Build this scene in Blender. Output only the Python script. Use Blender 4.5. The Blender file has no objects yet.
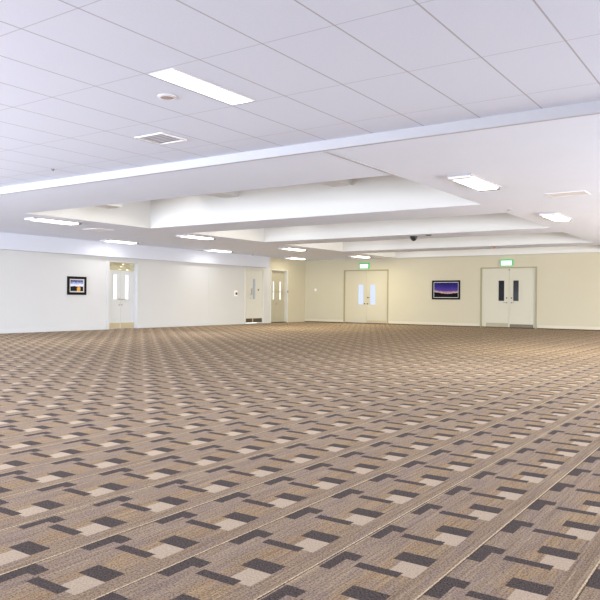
import bpy, bmesh, math, random
from mathutils import Matrix, Vector

S = bpy.context.scene
C = S.collection
PI = math.pi

# ---------------------------------------------------------------- camera
F_PX, TH, PITCH, ROLL, EYE = 689.24, 0.6012, 0.0013, 0.0088, 1.0
cam_data = bpy.data.cameras.new('camera')
cam = bpy.data.objects.new('camera', cam_data)
C.objects.link(cam)
cam_data.sensor_fit = 'HORIZONTAL'
cam_data.sensor_width = 36.0
cam_data.lens = 36.0 * F_PX / 600.0
cam_data.clip_start = 0.05
cam_data.clip_end = 200
_cp, _sp, _cr, _sr = math.cos(PITCH), math.sin(PITCH), math.cos(ROLL), math.sin(ROLL)
_M = Matrix(((_cr, -_sr, 0), (_sr, _cr, 0), (0, 0, 1))) @ Matrix(((1, 0, 0), (0, _cp, -_sp), (0, _sp, _cp)))
_W = Matrix(((math.cos(TH), 0, -math.sin(TH)), (math.sin(TH), 0, math.cos(TH)), (0, -1, 0)))
_A = _W @ _M.transposed()                       # camera (right, down, forward) -> world
_R = Matrix((_A.col[0], -_A.col[1], -_A.col[2])).transposed()
cam.matrix_world = Matrix.Translation((0, 0, EYE)) @ _R.to_4x4()
S.camera = cam

# ---------------------------------------------------------------- view, world, lights
S.view_settings.view_transform = 'Standard'
S.view_settings.look = 'None'
S.view_settings.gamma = 1.0
S.view_settings.use_curve_mapping = False
S.view_settings.exposure = 0.83

world = bpy.data.worlds.new('world')
S.world = world
world.use_nodes = True
world.node_tree.nodes['Background'].inputs['Color'].default_value = (0.9, 0.95, 1.0, 1)
world.node_tree.nodes['Background'].inputs['Strength'].default_value = 1.0

COOL = (0.80, 0.89, 1.0)
WARM = (1.0, 0.92, 0.62)
NEUT = (0.97, 0.98, 0.97)
P_WIN, P_FRONT, P_COF, P_TROF = (26, 72, 160, 205, 300, 310), (730, 530, 115), (16, 17, 18, 18), 7.0


def area(name, loc, rot, sx, sy, power, col, spread=PI):
    d = bpy.data.lights.new(name, 'AREA')
    d.shape = 'RECTANGLE'
    d.size, d.size_y = sx, sy
    d.energy = power
    d.color = col
    d.spread = spread
    o = bpy.data.objects.new(name, d)
    o.location = loc
    o.rotation_euler = rot
    C.objects.link(o)
    return o


XL, XR, YB, YF = -17.15, 4.0, 25.4, -2.2         # the four walls
ZS, ZT = 2.71, 2.82                              # lower plaster soffit, tile ceiling
YSTEP = 6.66                                     # where the tile ceiling meets the soffit
# daylight from added, unseen windows in the right and front walls, as fill
ADDED_WIN_R = [(-0.6, 2.4), (3.4, 6.4), (7.4, 10.4), (11.4, 14.4), (15.4, 18.4), (19.4, 22.4)]
ADDED_WIN_F = [(-16.5, -12.9), (-11.9, -8.3), (-7.3, -3.7)]
WZ0, WZ1 = 0.3, 2.1
LILAC = (0.87, 0.87, 1.0)
WCOL = [LILAC, LILAC, (0.86, 0.93, 1.0), (0.93, 0.97, 0.97), (0.98, 0.96, 0.88), (0.98, 0.95, 0.82)]
for (a, b), c, p in zip(ADDED_WIN_R, WCOL, P_WIN):
    area('window_fill', (XR - 0.02, (a + b) / 2, (WZ0 + WZ1) / 2), (0, PI / 2, 0), WZ1 - WZ0 - 0.1, b - a - 0.1, p, c)
for (a, b), p, c in zip(ADDED_WIN_F, P_FRONT, (COOL, COOL, LILAC)):
    area('window_fill', ((a + b) / 2, YF + 0.02, (WZ0 + WZ1) / 2), (PI / 2, 0, 0), b - a - 0.1, WZ1 - WZ0 - 0.1, p, c)

# ---------------------------------------------------------------- materials


def lin(c):
    return tuple(((v / 255) / 12.92 if v / 255 <= 0.04045 else ((v / 255 + 0.055) / 1.055) ** 2.4) for v in c) + (1.0,)


class NT:
    """small helper round a node tree"""
    def __init__(self, name):
        self.m = bpy.data.materials.new(name)
        self.m.use_nodes = True
        self.t = self.m.node_tree
        self.b = self.t.nodes['Principled BSDF']

    def n(self, typ, **kw):
        x = self.t.nodes.new(typ)
        for k, v in kw.items():
            setattr(x, k, v)
        return x

    def l(self, a, b):
        self.t.links.new(a, b)

    def val(self, sock, v):
        if isinstance(v, (int, float)):
            sock.default_value = v
        elif isinstance(v, tuple):
            sock.default_value = v
        else:
            self.l(v, sock)

    def math(self, op, a, b=0.0, c=None):
        x = self.n('ShaderNodeMath', operation=op)
        self.val(x.inputs[0], a)
        self.val(x.inputs[1], b)
        if c is not None:
            self.val(x.inputs[2], c)
        return x.outputs[0]

    def mix(self, f, a, b):
        x = self.n('ShaderNodeMix', data_type='RGBA')
        self.val(x.inputs['Factor'], f)
        self.val(x.inputs[6], a)
        self.val(x.inputs[7], b)
        return x.outputs[2]

    def noise(self, vec, scale, detail=2.0, rough=0.5):
        x = self.n('ShaderNodeTexNoise')
        self.l(vec, x.inputs['Vector'])
        x.inputs['Scale'].default_value = scale
        x.inputs['Detail'].default_value = detail
        x.inputs['Roughness'].default_value = rough
        return x.outputs['Fac']

    def ramp(self, fac, stops):
        x = self.n('ShaderNodeValToRGB')
        self.l(fac, x.inputs[0])
        e = x.color_ramp.elements
        while len(e) < len(stops):
            e.new(0.5)
        for el, (p, c) in zip(e, stops):
            el.position = p
            el.color = c
        return x.outputs[0]

    def scaled(self, vec, s):
        x = self.n('ShaderNodeVectorMath', operation='MULTIPLY')
        self.l(vec, x.inputs[0])
        x.inputs[1].default_value = s
        return x.outputs[0]

    def bump(self, h, strength, dist=0.01):
        x = self.n('ShaderNodeBump')
        x.inputs['Strength'].default_value = strength
        x.inputs['Distance'].default_value = dist
        self.l(h, x.inputs['Height'])
        self.l(x.outputs[0], self.b.inputs['Normal'])


def paint(name, rgb, rough=0.6, var=0.03, spec=0.3, metal=0.0):
    k = NT(name)
    pos = k.n('ShaderNodeNewGeometry').outputs['Position']
    f = k.noise(pos, 1.7, 3)
    c = lin(rgb)
    d = tuple(max(0, v * (1 - var * 2)) for v in c[:3]) + (1,)
    k.l(k.mix(f, c, d), k.b.inputs['Base Color'])
    k.b.inputs['Roughness'].default_value = rough
    k.b.inputs['Specular IOR Level'].default_value = spec
    k.b.inputs['Metallic'].default_value = metal
    k.bump(k.noise(pos, 180, 2), 0.05, 0.002)
    return k.m


def glow(name, rgb, strength, base=(120, 120, 122)):
    k = NT(name)
    k.b.inputs['Base Color'].default_value = lin(base)
    k.b.inputs['Emission Color'].default_value = lin(rgb)
    k.b.inputs['Emission Strength'].default_value = strength
    k.b.inputs['Roughness'].default_value = 0.3
    return k.m


def metal(name, rgb, rough=0.3):
    k = NT(name)
    pos = k.n('ShaderNodeNewGeometry').outputs['Position']
    f = k.noise(k.scaled(pos, (6, 6, 260)), 1.0, 2)
    c = lin(rgb)
    k.l(k.mix(f, c, tuple(v * 0.8 for v in c[:3]) + (1,)), k.b.inputs['Base Color'])
    k.b.inputs['Metallic'].default_value = 1.0
    k.b.inputs['Roughness'].default_value = rough
    return k.m


def carpet_material():
    k = NT('carpet')
    pos = k.n('ShaderNodeNewGeometry').outputs['Position']
    sp = k.n('ShaderNodeSeparateXYZ')
    k.l(pos, sp.inputs[0])
    x, y = sp.outputs[0], sp.outputs[1]
    PX, PY = 0.4345, 0.3965
    xs = k.math('DIVIDE', k.math('ADD', x, 1.849 + 40 * PX), PX)
    ys = k.math('DIVIDE', k.math('ADD', y, -2.405 + 40 * PY), PY)
    # slightly ragged woven edges
    wob = k.math('MULTIPLY', k.math('SUBTRACT', k.noise(k.scaled(pos, (150, 150, 1)), 1.0, 1), 0.5), 0.008)
    u = k.math('ADD', k.math('MULTIPLY', k.math('FRACT', xs), PX), wob)
    v = k.math('ADD', k.math('MULTIPLY', k.math('FRACT', ys), PY), wob)
    col_id = k.math('FLOOR', xs)

    def box(u0, u1, v0, v1):
        a = k.math('MULTIPLY', k.math('GREATER_THAN', u, u0), k.math('LESS_THAN', u, u1))
        b = k.math('MULTIPLY', k.math('GREATER_THAN', v, v0), k.math('LESS_THAN', v, v1))
        return k.math('MULTIPLY', a, b)

    # base: yarn streaks running along y; the hue drifts across the width of one repeat
    streak = k.noise(k.scaled(pos, (85, 1.6, 1)), 1.0, 4, 0.75)
    fine = k.noise(k.scaled(pos, (240, 95, 1)), 1.0, 3, 0.75)
    speck = k.noise(pos, 125, 3, 0.85)
    base = k.ramp(k.math('DIVIDE', u, PX), [
        (0.00, lin((156, 137, 110))), (0.15, lin((158, 141, 131))), (0.38, lin((159, 141, 127))),
        (0.52, lin((173, 143, 107))), (0.72, lin((167, 141, 109))), (0.82, lin((150, 131, 114))), (1.0, lin((152, 133, 117)))])
    tone = k.ramp(streak, [(0.28, lin((88, 71, 51))), (0.42, lin((143, 122, 93))), (0.55, lin((169, 149, 119))), (0.7, lin((198, 177, 139)))])
    c = k.mix(0.6, base, tone)
    band = k.noise(k.scaled(pos, (26, 5.0, 1)), 1.0, 1)
    c = k.mix(k.ramp(band, [(0.5, (0, 0, 0, 1)), (0.62, (0.35, 0.35, 0.35, 1))]), c, lin((138, 124, 121)))
    dark_t = k.ramp(fine, [(0.3, lin((53, 48, 47))), (0.7, lin((112, 101, 94)))])
    light_t = k.ramp(fine, [(0.3, lin((181, 162, 138))), (0.7, lin((209, 191, 166)))])
    # pale square and the charcoal bar along its edge
    c = k.mix(box(0.252, 0.360, 0.268, 0.3965), c, light_t)
    c = k.mix(box(0.212, 0.358, -0.01, 0.092), c, dark_t)
    # thin charcoal bar
    c = k.mix(box(0.126, 0.306, 0.240, 0.290), c, dark_t)
    # angled charcoal piece hugging the seam
    c = k.mix(box(0.004, 0.068, 0.164, 0.357), c, dark_t)
    c = k.mix(box(0.060, 0.106, 0.288, 0.354), c, dark_t)
    # pale seam lines
    seam = k.math('LESS_THAN', u, 0.007)
    c = k.mix(k.math('MULTIPLY', seam, 0.9), c, lin((216, 197, 162)))
    thin_dark = k.math('MULTIPLY', k.math('GREATER_THAN', u, 0.007), k.math('LESS_THAN', u, 0.013))
    c = k.mix(k.math('MULTIPLY', thin_dark, 0.7), c, lin((74, 59, 51)))
    # every third seam is a double line
    third = k.math('LESS_THAN', k.math('MODULO', k.math('ADD', col_id, 301.0), 3.0), 0.5)
    second = k.math('MULTIPLY', k.math('GREATER_THAN', u, 0.013), k.math('LESS_THAN', u, 0.020))
    c = k.mix(k.math('MULTIPLY', k.math('MULTIPLY', second, third), 0.7), c, lin((196, 174, 142)))
    # fine pile grain, weaker on the pale squares
    pale = box(0.252, 0.360, 0.268, 0.3965)
    g = k.ramp(speck, [(0.38, (0.42, 0.40, 0.43, 1)), (0.48, (0.96, 0.95, 0.97, 1)), (0.62, (1.42, 1.41, 1.43, 1))])
    m = k.n('ShaderNodeMix', data_type='RGBA', blend_type='MULTIPLY')
    k.l(k.math('SUBTRACT', 1.0, k.math('MULTIPLY', pale, 0.65)), m.inputs['Factor'])
    k.l(c, m.inputs[6])
    k.l(g, m.inputs[7])
    k.l(m.outputs[2], k.b.inputs['Base Color'])
    k.b.inputs['Roughness'].default_value = 0.95
    k.b.inputs['Specular IOR Level'].default_value = 0.08
    k.bump(fine, 0.35, 0.004)
    return k.m


def tile_material():
    """pale mineral-fibre lay-in tiles with thin grooves"""
    k = NT('ceiling_tile')
    pos = k.n('ShaderNodeNewGeometry').outputs['Position']
    sp = k.n('ShaderNodeSeparateXYZ')
    k.l(pos, sp.inputs[0])

    def groove(v, off, per, w):
        fr = k.math('FRACT', k.math('DIVIDE', k.math('ADD', v, off), per))
        d = k.math('MULTIPLY', k.math('ABSOLUTE', k.math('SUBTRACT', fr, 0.5)), per)
        return k.math('LESS_THAN', d, w / 2)
    gx = groove(sp.outputs[0], 2.415 + 0.6035 * 40.5, 0.6035, 0.013)
    gy = groove(sp.outputs[1], -3.895 + 1.113 * 20.5, 1.113, 0.010)
    speck = k.noise(pos, 160, 2)
    c = k.ramp(speck, [(0.3, lin((217, 222, 239))), (0.7, lin((224, 229, 246)))])  # tile colour carries the bluish tint of cool light
    c = k.mix(k.math('MULTIPLY', gy, 0.55), c, lin((170, 168, 176)))
    c = k.mix(k.math('MULTIPLY', gx, 0.85), c, lin((170, 168, 176)))
    k.l(c, k.b.inputs['Base Color'])
    k.b.inputs['Roughness'].default_value = 0.85
    k.b.inputs['Specular IOR Level'].default_value = 0.2
    return k.m


def landscape(name, kind):
    """a generic landscape photograph, in the print's own coordinates"""
    k = NT(name)
    gen = k.n('ShaderNodeTexCoord').outputs['Generated']
    sp = k.n('ShaderNodeSeparateXYZ')
    k.l(gen, sp.inputs[0])
    x, z = sp.outputs[0], sp.outputs[2]
    nz = k.noise(k.scaled(gen, (3, 1, 6)), 2.0, 4)
    if kind == 'dusk':
        zz = k.math('ADD', z, k.math('MULTIPLY', k.math('SUBTRACT', nz, 0.5), 0.25))
        zz = k.math('ADD', zz, k.math('MULTIPLY', k.math('ABSOLUTE', k.math('SUBTRACT', x, 0.55)), -0.18))
        c = k.ramp(zz, [(0.2, lin((224, 200, 168))), (0.31, lin((168, 132, 152))), (0.42, lin((78, 58, 136))), (0.7, lin((46, 36, 116))), (1.0, lin((24, 20, 70)))])
        ridge = k.math('ADD', 0.2, k.math('MULTIPLY', k.math('POWER', k.math('ABSOLUTE', k.math('SUBTRACT', x, 0.58)), 1.3), 0.25))
        ridge = k.math('ADD', ridge, k.math('MULTIPLY', k.noise(k.scaled(gen, (7, 0, 0)), 1.0, 3), 0.08))
        ground = lin((8, 7, 9))
    else:
        zz = k.math('ADD', z, k.math('MULTIPLY', k.math('SUBTRACT', nz, 0.5), 0.5))
        c = k.ramp(zz, [(0.4, lin((226, 226, 242))), (0.6, lin((206, 208, 236))), (0.78, lin((130, 140, 190))), (0.95, lin((40, 46, 88)))])
        ridge = k.math('ADD', 0.44, k.math('MULTIPLY', k.math('SUBTRACT', k.noise(k.scaled(gen, (5, 0, 0)), 1.0, 3), 0.5), 0.2))
        dx = k.math('SUBTRACT', x, 0.64)
        blob = k.math('LESS_THAN', k.math('ABSOLUTE', dx), k.math('ADD', 0.02, k.math('MULTIPLY', k.math('SUBTRACT', nz, 0.25), 0.4)))
        ground = k.mix(blob, k.mix(nz, lin((6, 8, 10)), lin((40, 44, 46))), k.mix(nz, lin((150, 84, 20)), lin((252, 200, 96))))
    c = k.mix(k.math('LESS_THAN', z, ridge), c, ground)
    k.l(c, k.b.inputs['Base Color'])
    k.b.inputs['Roughness'].default_value = 0.5
    k.b.inputs['Specular IOR Level'].default_value = 0.08
    return k.m


def old_glass():
    k = NT('transom_glass')
    pos = k.n('ShaderNodeNewGeometry').outputs['Position']
    k.b.inputs['Base Color'].default_value = lin((202, 196, 168))  # cream reflection of the room put into the glass colour
    k.b.inputs['Metallic'].default_value = 0.35
    k.b.inputs['Roughness'].default_value = 0.12
    k.bump(k.noise(k.scaled(pos, (1, 1.6, 6)), 1.6, 0), 0.5, 0.10)
    return k.m


def dark_glass():
    k = NT('dark_glass')
    k.b.inputs['Base Color'].default_value = lin((22, 22, 30))
    k.b.inputs['Roughness'].default_value = 0.15
    k.b.inputs['Specular IOR Level'].default_value = 0.04
    return k.m


M = dict(
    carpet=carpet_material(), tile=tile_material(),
    soffit=paint('soffit_plaster', (231, 237, 255), 0.8, 0.02),  # lilac cast of cool light mixed into the plaster colour
    coffer=paint('coffer_plaster', (218, 217, 216), 0.8, 0.01),
    fascia=paint('fascia_gloss', (180, 180, 186), 0.5, 0.01),
    bulk=paint('bulkhead_paint', (203, 206, 219), 0.6, 0.01),
    white=paint('white_wall_paint', (199, 199, 201), 0.7, 0.015),
    cream=paint('cream_wall_paint', (195, 188, 168), 0.7, 0.02),
    skirt=paint('white_skirting_gloss', (199, 200, 203), 0.4, 0.01),
    skirtc=paint('cream_skirting_gloss', (204, 197, 180), 0.4, 0.01),
    gap=paint('dark_carpet_edge', (70, 58, 44), 0.9, 0.05),
    doorw=paint('white_door_gloss', (200, 201, 203), 0.4, 0.01),
    doorl=paint('ivory_door_gloss', (206, 204, 198), 0.4, 0.01),
    doorc=paint('cream_door_gloss', (193, 186, 167), 0.45, 0.01),
    doorr=paint('pale_cream_door_gloss', (196, 192, 176), 0.45, 0.01),
    dooro=paint('khaki_door_gloss', (176, 169, 150), 0.45, 0.01),
    framec=paint('cream_frame_shaded', (158, 149, 120), 0.45, 0.01),  # cream darkened so the edge shadow lines sit in the colour
    framew=paint('white_frame_gloss', (198, 199, 201), 0.4, 0.01),
    steel=metal('brushed_steel', (196, 192, 184), 0.28), bronze=paint('bronze_plate', (190, 176, 146), 0.4, 0.03, 0.4, 0.3), silver=paint('silver_plate', (158, 148, 124), 0.45, 0.03, 0.4, 0.3),
    darkplate=paint('dark_plate', (92, 80, 62), 0.35, 0.05, 0.4, 0.3), alu=paint('white_enamel', (232, 231, 236), 0.4, 0.0),
    grey=paint('grey_plastic', (128, 128, 132), 0.5, 0.0), black=paint('black_plastic', (14, 14, 15), 0.35, 0.0, 0.5),
    blackframe=paint('black_wood', (10, 9, 9), 0.5, 0.0, 0.15), mat=paint('silver_mount', (196, 194, 196), 0.6, 0.0),
    red=paint('dark_red_plastic', (92, 22, 22), 0.4, 0.0), whitep=paint('white_plastic', (246, 246, 244), 0.4, 0.0),
    green=glow('green_case', (40, 190, 100), 0.4, (24, 120, 66)),
    exitw=glow('exit_face', (222, 255, 238), 0.95),
    housing=paint('lamp_housing', (176, 170, 172), 0.5, 0.0), rust=paint('rust_brass', (196, 120, 84), 0.5, 0.0), speaker=paint('beige_mesh', (176, 158, 154), 0.8, 0.05),
    shadowgap=paint('grille_cavity', (176, 173, 180), 0.9, 0.0),
    lens=glow('troffer_lens', (255, 255, 255), 3.0), lensw=glow('warm_lens', (255, 250, 238), 3.0),
    paneW=glow('bright_pane', (255, 255, 255), 0.85, (50, 50, 50)), paneB=glow('blue_pane', (200, 214, 250), 0.66, (40, 42, 48)),
    paneG=glow('grey_pane', (150, 160, 172), 0.3, (120, 126, 134)), paneC=glow('cream_pane', (255, 252, 244), 0.75, (50, 50, 48)),
    darkglass=dark_glass(), transom=old_glass(),
    dusk=landscape('dusk_print', 'dusk'), river=landscape('village_print', 'river'),
)

# ---------------------------------------------------------------- mesh helpers


def box(bm, x0, x1, y0, y1, z0, z1, bev=0.0):
    if x0 > x1: x0, x1 = x1, x0
    if y0 > y1: y0, y1 = y1, y0
    if z0 > z1: z0, z1 = z1, z0
    vs = [bm.verts.new((x, y, z)) for x in (x0, x1) for y in (y0, y1) for z in (z0, z1)]
    fs = [bm.faces.new([vs[i] for i in f]) for f in ((0, 1, 3, 2), (4, 6, 7, 5), (0, 4, 5, 1), (2, 3, 7, 6), (0, 2, 6, 4), (1, 5, 7, 3))]
    if bev > 0:
        es = list({e for f in fs for e in f.edges})
        bmesh.ops.bevel(bm, geom=es, offset=bev, segments=2, affect='EDGES', profile=0.5)
    return bm


def lathe(bm, prof, n=24, axis='z', cen=(0, 0, 0)):
    rings = []
    for r, h in prof:
        ring = []
        for i in range(n):
            a = 2 * PI * i / n
            p = (r * math.cos(a), r * math.sin(a), h)
            if axis == 'y':
                p = (p[0], p[2], p[1])
            ring.append(bm.verts.new((p[0] + cen[0], p[1] + cen[1], p[2] + cen[2])))
        rings.append(ring)
    for a, b in zip(rings, rings[1:]):
        for i in range(n):
            bm.faces.new((a[i], a[(i + 1) % n], b[(i + 1) % n], b[i]))
    bm.faces.new(rings[0])
    bm.faces.new(list(reversed(rings[-1])))
    return bm


def obj(name, bm, mat, parent=None, smooth=False):
    bmesh.ops.recalc_face_normals(bm, faces=bm.faces)
    me = bpy.data.meshes.new(name)
    bm.to_mesh(me)
    bm.free()
    me.materials.append(M[mat])
    if smooth:
        for p in me.polygons:
            p.use_smooth = True
    o = bpy.data.objects.new(name, me)
    C.objects.link(o)
    if parent is not None:
        o.parent = parent
    return o


def bobj(name, mat, boxes, parent=None, bev=0.0):
    bm = bmesh.new()
    for b in boxes:
        box(bm, *b, bev=bev)
    return obj(name, bm, mat, parent)


def tag(o, label, cat, group=None, kind=None):
    o['label'] = label
    o['category'] = cat
    if group: o['group'] = group
    if kind: o['kind'] = kind
    return o


def thing(name, label, cat, loc=(0, 0, 0), rotz=0.0, group=None, kind=None):
    o = bpy.data.objects.new(name, None)
    C.objects.link(o)
    o.location = loc
    o.rotation_euler = (0, 0, rotz)
    return tag(o, label, cat, group, kind)


def copy_tree(o, parent=None):
    c = o.copy()
    C.objects.link(c)
    if parent is not None:
        c.parent = parent
    for ch in list(o.children):
        copy_tree(ch, c)
    return c


# ---------------------------------------------------------------- floor, walls
tag(bobj('floor', 'carpet', [(XL - 0.3, XR + 0.3, YF - 0.3, YB + 0.3, -0.1, 0.0)]),
    'patterned tan and charcoal carpet covering the whole hall floor', 'carpet', kind='structure')

TW = 0.3                                          # wall thickness
ZW = 3.0                                          # wall top (above the ceilings)
# door openings: (start, end, head)
D_PAIR = (14.42, 15.57, 2.12)                     # left wall, white pair with transom
D_SINGLE = (21.20, 22.33, 2.16)                   # left wall, ivory single leaf
D_GLAZED = (22.87, 24.00, 2.19)                   # left wall, khaki pair near the corner
D_MID = (-15.10, -13.07, 2.22)                    # back wall, pair under the first exit sign
D_RIGHT = (-9.09, -7.08, 2.22)                    # back wall, pair under the second exit sign


def wall_boxes(s0, s1, openings, thick0, thick1, axis):
    bs, s = [], s0
    for a, b, h in openings:
        bs.append((s, a, 0, ZW))
        bs.append((a, b, h, ZW))
        s = b
    bs.append((s, s1, 0, ZW))
    if axis == 'y':
        return [(thick0, thick1, p, q, z0, z1) for p, q, z0, z1 in bs]
    return [(p, q, thick0, thick1, z0, z1) for p, q, z0, z1 in bs]


YSPLIT = 22.83
wl = tag(bobj('wall_left', 'white', wall_boxes(YF, YSPLIT, [D_PAIR, D_SINGLE], XL - TW, XL, 'y')),
    'long white painted wall on the left with two doors and a small picture', 'wall', kind='structure')
bobj('joint_strip', 'framew', [(XL, XL + 0.004, 19.02, 19.045, 0.11, 2.265)], wl)
tag(bobj('wall_left_end', 'cream', wall_boxes(YSPLIT, YB, [D_GLAZED], XL - TW, XL, 'y')),
    'short cream stretch of the left wall next to the corner', 'wall', kind='structure')
tag(bobj('wall_back', 'cream', wall_boxes(XL - TW, XR + TW, [D_MID, D_RIGHT], YB, YB + TW, 'x')),
    'cream painted back wall with two double doors under green exit signs', 'wall', kind='structure')


def window_wall(axis, wins, s0, s1, t0, t1):
    bs, s = [], s0
    for a, b in wins:
        bs += [(s, a, 0, ZW), (a, b, 0, WZ0), (a, b, WZ1, ZW)]
        s = b
    bs.append((s, s1, 0, ZW))
    if axis == 'y':
        return [(t0, t1, p, q, z0, z1) for p, q, z0, z1 in bs]
    return [(p, q, t0, t1, z0, z1) for p, q, z0, z1 in bs]


tag(bobj('wall_right', 'white', window_wall('y', ADDED_WIN_R, YF, YB, XR, XR + TW)),
    'white wall with added windows on the right-hand side beyond the frame', 'wall', kind='structure')
tag(bobj('wall_front', 'white', window_wall('x', ADDED_WIN_F, XL - TW, XR + TW, YF - TW, YF)),
    'white wall with added windows behind the viewpoint', 'wall', kind='structure')
wn = 0  # unseen windows, added to light the ceiling and walls
for a, b in ADDED_WIN_R:
    wn += 1
    w = bobj('window_%d' % wn, 'framew', [(XR, XR + 0.1, a, a + 0.05, WZ0, WZ1), (XR, XR + 0.1, b - 0.05, b, WZ0, WZ1),
                                         (XR, XR + 0.1, a, b, WZ0, WZ0 + 0.05), (XR, XR + 0.1, a, b, WZ1 - 0.05, WZ1)])
    tag(w, 'added white framed window lighting the room from the unseen right wall', 'window', 'unseen side windows', 'structure')
    bobj('pane', 'paneW', [(XR + 0.04, XR + 0.05, a + 0.05, b - 0.05, WZ0 + 0.05, WZ1 - 0.05)], w)
for a, b in ADDED_WIN_F:
    wn += 1
    w = bobj('window_%d' % wn, 'framew', [(a, a + 0.05, YF - 0.1, YF, WZ0, WZ1), (b - 0.05, b, YF - 0.1, YF, WZ0, WZ1),
                                         (a, b, YF - 0.1, YF, WZ0, WZ0 + 0.05), (a, b, YF - 0.1, YF, WZ1 - 0.05, WZ1)])
    tag(w, 'added white framed window lighting the room from behind the viewpoint', 'window', 'unseen front windows', 'structure')
    bobj('pane', 'paneW', [(a + 0.05, b - 0.05, YF - 0.05, YF - 0.04, WZ0 + 0.05, WZ1 - 0.05)], w)


def runs(s0, s1, gaps):
    out, s = [], s0
    for a, b in gaps:
        out.append((s, a))
        s = b
    out.append((s, s1))
    return out


AR = 0.075                                        # architrave width
tag(bobj('baseboard_left', 'skirt', [(XL, XL + 0.018, p, q, 0, 0.11) for p, q in
         runs(YF, 22.79, [(D_PAIR[0] - 0.12, D_PAIR[1] + 0.05), (D_SINGLE[0] - 0.08, D_SINGLE[1] + 0.05)])], bev=0.004),
    'white skirting board along the foot of the left wall', 'skirting', kind='structure')
tag(bobj('baseboard_back', 'skirtc', [(p, q, YB - 0.018, YB, 0.03, 0.13) for p, q in
         runs(XL, XR, [(D_MID[0] - AR, D_MID[1] + AR), (D_RIGHT[0] - AR, D_RIGHT[1] + AR)])], bev=0.004),
    'cream skirting board along the foot of the back wall', 'skirting', kind='structure')
tag(bobj('trim_1', 'gap', [(XL, XR, YB - 0.014, YB, 0, 0.03)]),
    'dark edging strip where the carpet meets the back wall', 'edging', kind='structure')

# ---------------------------------------------------------------- ceilings
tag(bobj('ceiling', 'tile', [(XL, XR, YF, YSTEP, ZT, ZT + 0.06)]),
    'suspended ceiling of pale lay-in tiles over the near part of the hall', 'ceiling', kind='structure')
tag(bobj('trim_2', 'fascia', [(XL, XR, YSTEP, YSTEP + 0.05, ZS, ZT + 0.06)]),
    'bright upright fascia strip between the tile ceiling and the lower soffit', 'fascia', kind='structure')

CX0, CX1 = -12.65, -4.28
COF = [(8.47, 11.90), (13.29, 16.50), (17.65, 21.10), (22.25, 25.28)]
boxes, y = [], YSTEP + 0.05
TS = 0.06
for a, b in COF:
    boxes.append((CX0, CX1, y, a, ZS, ZS + TS))
    y = b
boxes.append((CX0, CX1, y, YB, ZS, ZS + TS))
boxes += [(XL, CX0, YSTEP + 0.05, YB, ZS, ZS + TS), (CX1, XR, YSTEP + 0.05, YB, ZS, ZS + TS)]
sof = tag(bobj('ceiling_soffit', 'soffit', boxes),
          'pale plaster ceiling, cool light tinted into its colour, with four long recesses over the far part of the hall', 'ceiling', kind='structure')
# joint cover running from the fascia to the corner of the first recess
bobj('joint_cover', 'fascia', [(CX1 - 0.02, CX1 + 0.02, YSTEP + 0.05, COF[0][0], ZS - 0.006, ZS)], sof)
ZC = 3.50
for i, (a, b) in enumerate(COF):
    t, e = 0.05, 0.004
    c = bobj('coffer', 'coffer', [(CX0 - t, CX0 + e, a - t, b + t, ZS + 0.002, ZC), (CX1 - e, CX1 + t, a - t, b + t, ZS + 0.002, ZC),
                                  (CX0, CX1, a - t, a + e, ZS + 0.002, ZC), (CX0, CX1, b - e, b + t, ZS + 0.002, ZC),
                                  (CX0 - t, CX1 + t, a - t, b + t, ZC, ZC + t)], sof)
    if i == 0:
        for xb in (-9.83, -6.92):
            bobj('cross_beam', 'coffer', [(xb - 0.45, xb, a, b, 3.275, ZC)], c)
        bobj('cross_beam', 'coffer', [(CX0, CX0 + 0.45, 9.75, 10.62, 3.05, ZC)], c)
    area('coffer_fill', ((CX0 + CX1) / 2, a + 1.3, ZC - 0.03), (math.radians(10), 0, 0), 8.0, 0.4,
         P_COF[i], [(0.95, 0.97, 1), (0.98, 0.98, 0.95), (1, 0.97, 0.88), (1, 0.95, 0.84)][i])  # unseen lamp added to brighten the recess walls

for i, (a, b) in enumerate(COF):
    area('coffer_fill', (CX0 + 1.6, (a + b) / 2, ZC - 0.05), (0, math.radians(40), 0), 0.3, b - a - 0.4, (5.5, 4.5, 4, 4)[i],
         (1.0, 0.99, 0.96))  # unseen lamp added to lift the left face of each recess

# boxed bulkhead over the left-hand doors
XBULK = XL + 0.20
tag(bobj('trim_3', 'bulk', [(XL, XBULK, YF, 22.45, 2.265, ZS)]),
    'boxed white bulkhead running along the top of the left wall', 'bulkhead', kind='structure')

# ---------------------------------------------------------------- doors (local: x along the wall, y into the wall, z up)


def frame_boxes(a, b, h, ar, proud, depth, left=None):
    la = ar if left is None else left
    e = 0.005
    hd = h + ar * 0.7
    return [(a - la, a + e, -proud, 0, 0, hd), (b - e, b + ar, -proud, 0, 0, hd), (a + e, b - e, -proud, 0, h - e, hd),
            (a, a + e, 0, depth, 0, h), (b - e, b, 0, depth, 0, h), (a + e, b - e, 0, depth, h - e, h)]


def leaf(parent, a, b, z0, z1, y, mat, pane=None, panemat=None, border=0.022, beadmat='framew'):
    """a flush leaf with a cut-out vision panel"""
    if pane is None:
        return bobj('leaf', mat, [(a, b, y, y + 0.045, z0, z1)], parent)
    pa, pb, pz0, pz1 = pane
    o = bobj('leaf', mat, [(a, pa, y, y + 0.045, z0, z1), (pb, b, y, y + 0.045, z0, z1),
                           (pa, pb, y, y + 0.045, z0, pz0), (pa, pb, y, y + 0.045, pz1, z1)], parent)
    bd = border
    bobj('glazing_bead', beadmat, [(pa - bd, pa, y - 0.008, y, pz0 - bd, pz1 + bd), (pb, pb + bd, y - 0.008, y, pz0 - bd, pz1 + bd),
                                   (pa, pb, y - 0.008, y, pz0 - bd, pz0), (pa, pb, y - 0.008, y, pz1, pz1 + bd)], o)
    bobj('vision_panel', panemat, [(pa, pb, y + 0.02, y + 0.026, pz0, pz1)], o)
    return o


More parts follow.
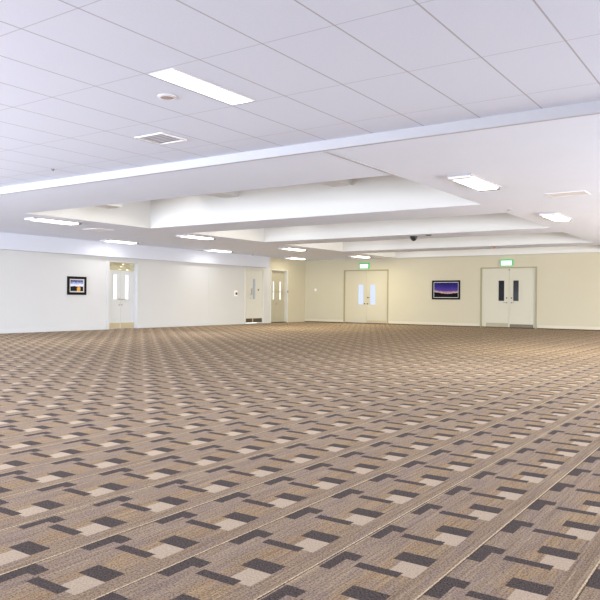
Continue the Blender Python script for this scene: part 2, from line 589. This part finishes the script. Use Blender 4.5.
def lever(parent, x, z, y, side, mat='steel'):
    bm = bmesh.new()
    lathe(bm, [(0.026, y), (0.026, y - 0.008), (0.010, y - 0.009), (0.010, y - 0.05)], 16, 'y', (x, 0, z))
    box(bm, x - 0.01 if side > 0 else x + 0.01, x + side * 0.11, y - 0.058, y - 0.042, z - 0.009, z + 0.009, bev=0.003)
    return obj('handle', bm, mat, parent)


def knob(parent, x, z, y, mat='steel', r=0.028, name='lock'):
    bm = bmesh.new()
    lathe(bm, [(r, y), (r, y - 0.012), (r * 0.7, y - 0.018)], 16, 'y', (x, 0, z))
    return obj(name, bm, mat, parent)


def plate(parent, a, b, z0, z1, y, mat):
    return bobj('kick_plate', mat, [(a, b, y - 0.004, y, z0, z1)], parent)


ROTL = PI / 2                                     # local x -> +Y, local y -> -X
# white pair with a glazed transom
d = thing('door_1', 'narrow white double door with glazed transom and bright slit windows in the left wall', 'door', (XL, 0, 0), ROTL, kind='structure')
a, b, h = D_PAIR
bobj('door_frame', 'framew', frame_boxes(a, b, h, 0.05, 0.02, 0.20, 0.10), d)
mid = (a + b) / 2 + 0.0
ztr = 1.83
bobj('transom_bar', 'framew', [(a, b, 0.10, 0.18, ztr, ztr + 0.03)], d)
bobj('transom_pane', 'transom', [(a, b, 0.135, 0.145, ztr + 0.03, h)], d)
for s in (-1, 1):
    x0, x1 = (a + 0.004, mid - 0.003) if s < 0 else (mid + 0.003, b - 0.004)
    pw = (14.69, 14.84) if s < 0 else (15.17, 15.315)
    lf = leaf(d, x0, x1, 0.012, ztr - 0.004, 0.12, 'doorw', (pw[0], pw[1], 0.945, 1.725), 'paneW')
    plate(lf, x0 + 0.01, x1 - 0.012 if s > 0 else x1 - 0.03, 0.018, 0.19, 0.12, 'bronze')
    lever(lf, mid + s * 0.055, 0.945, 0.12, s)
    knob(lf, mid + s * 0.055, 0.765, 0.12)

# ivory single leaf
d = thing('door_2', 'ivory single door with narrow grey window and dark kick plate beside the corner pier', 'door', (XL, 0, 0), ROTL, kind='structure')
a, b, h = D_SINGLE
bobj('door_frame', 'doorl', frame_boxes(a, b, h, 0.055, 0.02, 0.12), d)
lf = leaf(d, a + 0.006, b - 0.006, 0.045, h - 0.005, 0.03, 'doorl', (21.70, 21.84, 0.985, 1.79), 'paneG')
kp = plate(lf, a + 0.04, b - 0.03, 0.05, 0.212, 0.03, 'darkplate')
bobj('kick_plate', 'bronze', [(a + 0.47, a + 0.53, 0.022, 0.026, 0.05, 0.212)], lf)
lever(lf, 21.58, 1.16, 0.03, -1, 'steel')
bobj('handle', 'steel', [(21.565, 21.60, -0.03, -0.01, 1.18, 1.40), (21.575, 21.59, -0.01, 0.03, 1.19, 1.21), (21.575, 21.59, -0.01, 0.03, 1.37, 1.39)], lf)
knob(lf, 21.555, 1.00, 0.03)
knob(lf, 22.06, 1.36, 0.03, 'grey', 0.045, 'door_sign')

# khaki glazed pair by the corner
d = thing('door_3', 'narrow khaki double door with two tall slit windows at the end of the left wall', 'door', (XL, 0, 0), ROTL, kind='structure')
a, b, h = D_GLAZED
bobj('door_frame', 'doorl', frame_boxes(a, b, h, 0.06, 0.02, 0.17, 0.045), d)
mid = (a + b) / 2 + 0.02
for s in (-1, 1):
    x0, x1 = (a + 0.004, mid - 0.003) if s < 0 else (mid + 0.003, b - 0.004)
    pw = (23.15, 23.27) if s < 0 else (23.62, 23.75)
    lf = leaf(d, x0, x1, 0.03, h - 0.005, 0.12, 'dooro', (pw[0], pw[1], 0.975, 1.735), 'paneC', beadmat='dooro')
    bobj('push_bar', 'steel', [(x0 + 0.03, x1 - 0.03, 0.09, 0.11, 1.29, 1.32)], lf)
    if s < 0:
        lever(lf, mid - 0.05, 0.79, 0.12, -1, 'grey')
bobj('threshold', 'gap', [(a, b, 0.0, 0.17, 0.0, 0.028)], d)

# cream pair under the first exit sign
d = thing('door_4', 'plain cream double door with pale blue slit windows left of the dusk picture', 'door', (0, YB, 0), 0, kind='structure')
a, b, h = D_MID
bobj('door_frame', 'framec', frame_boxes(a, b, h, 0.05, 0.015, 0.10), d)
mid = -14.075
for s in (-1, 1):
    x0, x1 = (a + 0.004, mid - 0.004) if s < 0 else (mid + 0.004, b - 0.004)
    pw = (-14.455, -14.215) if s < 0 else (-13.885, -13.645)
    lf = leaf(d, x0, x1, 0.035, h - 0.01, 0.03, 'doorc', (pw[0], pw[1], 0.80, 1.625), 'paneB', beadmat='doorc')
    knob(lf, mid + s * 0.07, 0.83, 0.03, 'darkplate')
    if s > 0:
        lever(lf, mid + 0.08, 1.09, 0.03, 1, 'darkplate')
        plate(lf, x0 + 0.04, x1 - 0.06, 0.04, 0.14, 0.03, 'bronze')
bobj('threshold', 'gap', [(a, b, -0.01, 0.1, 0.0, 0.03)], d)

# pale cream pair under the second exit sign
d = thing('door_5', 'pale cream double door with black slit windows right of the dusk picture', 'door', (0, YB, 0), 0, kind='structure')
a, b, h = D_RIGHT
bobj('door_frame', 'framec', frame_boxes(a, b, h, 0.05, 0.015, 0.10), d)
mid = -8.055
for s in (-1, 1):
    x0, x1 = (a + 0.004, mid - 0.004) if s < 0 else (mid + 0.004, b - 0.004)
    pw = (-8.455, -8.235) if s < 0 else (-7.905, -7.70)
    lf = leaf(d, x0, x1, 0.02, h - 0.01, 0.03, 'doorr', (pw[0], pw[1], 1.0, 1.757), 'darkglass', beadmat='doorr')
    lever(lf, mid + s * 0.09, 0.935, 0.03, s, 'grey')
    knob(lf, mid + s * 0.09, 1.11, 0.03, 'darkplate')
    plate(lf, x0 + (0.17 if s < 0 else 0.03), x1 - (0.03 if s < 0 else 0.08), 0.025, 0.175 if s < 0 else 0.145, 0.03, 'silver' if s < 0 else 'darkplate')
knob(d, mid, 2.15, 0.03, 'darkplate', 0.02, 'flush_bolt')
bobj('threshold', 'gap', [(a, b, -0.01, 0.1, 0.0, 0.018)], d)

# ---------------------------------------------------------------- ceiling lights
# recessed troffer in the tile ceiling
t = thing('recessed_light', 'long bright recessed light panel set in the ceiling tiles at upper left', 'ceiling light', (-4.065, 4.445, ZT))
fw = 0.012
hx, hy = 0.132, 0.522
bobj('frame', 'alu', [(-hx, -hx + fw, -hy, hy, -0.008, 0.0), (hx - fw, hx, -hy, hy, -0.008, 0.0),
                      (-hx + fw, hx - fw, -hy, -hy + fw, -0.008, 0.0), (-hx + fw, hx - fw, hy - fw, hy, -0.008, 0.0)], t)
bobj('diffuser', 'lens', [(-hx + fw, hx - fw, -hy + fw, hy - fw, -0.004, 0.0)], t)
area('troffer_glow', (-4.065, 4.445, ZT - 0.012), (0, 0, 0), 0.24, 1.0, P_TROF, COOL)


def surface_light():
    r = thing('surface_light', '', 'ceiling light', group='surface-mounted ceiling lights')
    W, L2, D = 0.155, 0.63, 0.05
    bobj('housing', 'housing', [(-W - 0.02, W + 0.02, -L2, L2, -0.02, 0.0)], r, bev=0.004)
    bm = bmesh.new()
    # shallow prismatic tray: wider at the top than at the bottom
    n = [(-W, -0.02), (-W + 0.025, -D), (W - 0.025, -D), (W, -0.02)]
    ya, yb = -L2 + 0.12, L2 - 0.09
    v0 = [bm.verts.new((x, ya, z)) for x, z in n]
    v1 = [bm.verts.new((x, yb, z)) for x, z in n]
    for i in range(4):
        j = (i + 1) % 4
        bm.faces.new((v0[i], v0[j], v1[j], v1[i]))
    bm.faces.new(v0)
    bm.faces.new(v1)
    obj('diffuser', bm, 'lensw', r)
    bobj('end_cap', 'alu', [(-W, W, -L2, -L2 + 0.12, -D, -0.02)], r, bev=0.006)
    bobj('end_cap', 'grey', [(-W, W, L2 - 0.09, L2, -D, -0.02)], r, bev=0.006)
    return r


SURF = [
    (-3.53, 9.56, 'bright surface light nearest on the right side of the lower ceiling', NEUT, 26),
    (-3.60, 14.28, 'bright surface light farther back on the right side of the lower ceiling', WARM, 30),
    (-13.22, 9.56, 'slim surface light at far left edge beneath the tip of the first recess', NEUT, 22),
    (-13.15, 14.08, 'slim surface light left of the second recess, above the middle of left wall', NEUT, 29),
    (-13.40, 19.10, 'slim surface light by the third recess, upper of the two near the corner', WARM, 48),
    (-13.35, 23.60, 'slim surface light above the cream door with pale blue windows', WARM, 32),
    (-16.30, 14.10, 'slim surface light close above the bulkhead over the white double door', NEUT, 6),
    (-16.22, 18.50, 'slim surface light close above the bulkhead right of the white double door', NEUT, 7),
    (-16.35, 23.45, 'slim surface light in the far corner, lower of the two near the corner', WARM, 6),
]
proto = surface_light()
for i, (x, y, lab, colr, pw) in enumerate(SURF):
    o = proto if i == 0 else copy_tree(proto)
    o.location = (x, y, ZS)
    o['label'] = lab
    area('surface_glow', (x, y, ZS - 0.06), (0, 0, 0), 0.28, 1.1, pw, colr)

# ---------------------------------------------------------------- exit signs
SIGNS = [(-14.14, 'lit green exit sign above the door with pale blue windows'),
         (-8.135, 'lit green exit sign above the door with black windows')]


def exit_sign():
    r = thing('exit_sign', '', 'exit sign', group='exit signs over the back wall doors')
    w, z0, z1 = 0.225, 0.01, 0.235
    bobj('case', 'green', [(-w, w, -0.07, 0, z1 - 0.05, z1), (-w, -w + 0.03, -0.07, 0, 0.02, z1 - 0.05), (w - 0.03, w, -0.07, 0, 0.02, z1 - 0.05),
                           (-w, w, -0.07, 0, 0.0, 0.02), (-w + 0.03, w - 0.03, -0.03, 0, 0.02, z1 - 0.05)], r)
    bobj('face', 'exitw', [(-w + 0.03, w - 0.03, -0.065, -0.03, 0.02, z1 - 0.05)], r)
    return r


es = exit_sign()
for i, (x, lab) in enumerate(SIGNS):
    o = es if i == 0 else copy_tree(es)
    o.location = (x, YB, 2.30)
    o['label'] = lab

# ---------------------------------------------------------------- pictures


def picture(label, loc, rotz, w, h, fr, mt, print_mat):
    r = thing('picture', label, 'picture', loc, rotz)
    d = 0.03
    bobj('frame', 'blackframe', [(-w / 2, -w / 2 + fr, -d, 0, 0, h), (w / 2 - fr, w / 2, -d, 0, 0, h),
                                 (-w / 2 + fr, w / 2 - fr, -d, 0, 0, fr), (-w / 2 + fr, w / 2 - fr, -d, 0, h - fr, h)], r, bev=0.004)
    i0, i1, j0, j1 = -w / 2 + fr, w / 2 - fr, fr, h - fr
    bobj('mount', 'mat', [(i0, i0 + mt, -0.015, 0, j0, j1), (i1 - mt, i1, -0.015, 0, j0, j1),
                          (i0 + mt, i1 - mt, -0.015, 0, j0, j0 + mt), (i0 + mt, i1 - mt, -0.015, 0, j1 - mt, j1)], r)
    bobj('print', print_mat, [(i0 + mt, i1 - mt, -0.012, 0, j0 + mt, j1 - mt)], r)
    return r


picture('black framed picture of a purple dusk sky over dark hills on the back wall', (-10.515, YB, 1.035), 0, 1.16, 0.745, 0.065, 0.022, 'dusk')
picture('small square black framed picture with orange glow on the left wall', (XL, 13.20, 1.07), ROTL, 0.68, 0.545, 0.075, 0.035, 'river')

# ---------------------------------------------------------------- small fittings on the walls
r = thing('call_point', 'small white wall plate with dark red button left of the ivory door', 'alarm button', (XL, 20.6, 1.19), ROTL)
bobj('plate', 'whitep', [(-0.09, 0.09, -0.02, 0, -0.10, 0.12)], r, bev=0.006)
bobj('button', 'red', [(-0.04, 0.055, -0.04, -0.02, -0.045, 0.05)], r, bev=0.006)
r = thing('thermostat', 'small round white wall fitting alone on the cream wall left of the blue-windowed door', 'wall control', (-16.60, YB, 1.41), 0)
bm = bmesh.new()
lathe(bm, [(0.055, 0), (0.055, -0.02), (0.04, -0.035)], 20, 'y')
obj('cover', bm, 'whitep', r)
bm = bmesh.new()
lathe(bm, [(0.02, -0.035), (0.02, -0.045)], 14, 'y')
obj('dial', bm, 'paneB', r)
tag(bobj('keypad', 'darkplate', [(XL + 0.02, XL + 0.035, 24.02, 24.055, 1.27, 1.36)], bev=0.003),
    'tiny dark keypad on the right jamb of the khaki door', 'keypad')

# ---------------------------------------------------------------- small fittings on the ceilings
r = thing('ceiling_speaker', 'round beige ceiling speaker left of the bright recessed light panel', 'speaker', (-4.53, 4.45, ZT))
bm = bmesh.new()
lathe(bm, [(0.085, 0), (0.085, -0.008), (0.06, -0.014), (0.058, -0.008), (0.03, -0.008)], 28)
obj('rim', bm, 'alu', r)
bm = bmesh.new()
lathe(bm, [(0.058, -0.006), (0.058, -0.012), (0.04, -0.016)], 28)
obj('grille', bm, 'speaker', r)

r = thing('ceiling_vent', 'square louvred air vent in the ceiling tiles left of the recessed light', 'air vent', (-5.775, 5.585, ZT))
hx, hy = 0.215, 0.205
fw = 0.03
bobj('frame', 'alu', [(-hx, -hx + fw, -hy, hy, -0.012, 0), (hx - fw, hx, -hy, hy, -0.012, 0),
                      (-hx + fw, hx - fw, -hy, -hy + fw, -0.012, 0), (-hx + fw, hx - fw, hy - fw, hy, -0.012, 0)], r)
bobj('cavity', 'shadowgap', [(-hx + fw, hx - fw, -hy + fw, hy - fw, -0.002, 0)], r)
for k in range(6):
    yy = -hy + fw + 0.03 + k * 0.056
    bm = bmesh.new()
    vs = [bm.verts.new(p) for p in ((-hx + fw, yy, -0.010), (hx - fw, yy, -0.010), (hx - fw, yy + 0.036, -0.003), (-hx + fw, yy + 0.036, -0.003),
                                    (-hx + fw, yy, -0.0115), (hx - fw, yy, -0.0115), (hx - fw, yy + 0.036, -0.0045), (-hx + fw, yy + 0.036, -0.0045))]
    for f in ((0, 1, 2, 3), (7, 6, 5, 4), (0, 4, 5, 1), (2, 6, 7, 3), (1, 5, 6, 2), (0, 3, 7, 4)):
        bm.faces.new([vs[i] for i in f])
    obj('louvre', bm, 'alu', r)


def slot_vent(label, x, y, w, l):
    r = thing('slot_vent', label, 'air vent', (x, y, ZS))
    bobj('frame', 'alu', [(-w / 2, w / 2, -l / 2, -l / 2 + 0.03, -0.01, 0), (-w / 2, w / 2, l / 2 - 0.03, l / 2, -0.01, 0),
                          (-w / 2, -w / 2 + 0.03, -l / 2 + 0.03, l / 2 - 0.03, -0.01, 0), (w / 2 - 0.03, w / 2, -l / 2 + 0.03, l / 2 - 0.03, -0.01, 0)], r)
    bobj('panel', 'alu', [(-w / 2 + 0.04, w / 2 - 0.04, -l / 2 + 0.04, l / 2 - 0.04, -0.007, 0)], r)
    bobj('cavity', 'shadowgap', [(-w / 2 + 0.03, w / 2 - 0.03, -l / 2 + 0.03, l / 2 - 0.03, -0.002, 0)], r)


slot_vent('flat white air vent in the plaster ceiling between the two right surface lights', -2.70, 11.42, 0.6, 0.42)
slot_vent('flat white air vent in the plaster ceiling right of the farthest left light', -14.05, 11.45, 0.55, 0.55)


def dome(name, label, cat, x, y, z, r0, hgt, mat, cap):
    r = thing(name, label, cat, (x, y, z))
    bm = bmesh.new()
    lathe(bm, [(r0, 0), (r0, -hgt * 0.25)], 20)
    obj('base', bm, cap, r, False)
    bm = bmesh.new()
    lathe(bm, [(r0 * 0.86 * math.cos(t), -hgt * 0.25 - hgt * 0.75 * math.sin(t)) for t in (0, 0.3, 0.6, 0.9, 1.2, 1.45)], 20)
    obj('dome', bm, mat, r, True)
    return r


dome('dome_camera', 'small black dome camera hanging under the ceiling between second and third recess', 'security camera', -7.95, 16.95, ZS, 0.10, 0.13, 'black', 'black')
dome('ceiling_detector', 'flat dark ceiling fitting just right of the black dome camera', 'ceiling sensor', -7.42, 16.72, ZS, 0.09, 0.03, 'black', 'grey')
dome('ceiling_detector', 'small white disc on the plaster ceiling between the first and second recess at right', 'ceiling sensor', -4.08, 12.85, ZS, 0.05, 0.025, 'housing', 'housing')
dome('ceiling_detector', 'small grey ceiling fitting above the bulkhead end near the ivory door', 'ceiling sensor', -16.55, 20.9, ZS, 0.08, 0.04, 'grey', 'whitep')
dome('sprinkler_head', 'small rust coloured sprinkler head between the third and fourth recess', 'sprinkler', -7.28, 21.5, ZS, 0.035, 0.05, 'rust', 'rust')
dome('sprinkler_head', 'tiny grey sprinkler head in the tiles near the left end of the fascia strip', 'sprinkler', -8.46, 6.09, ZT, 0.025, 0.03, 'grey', 'grey')
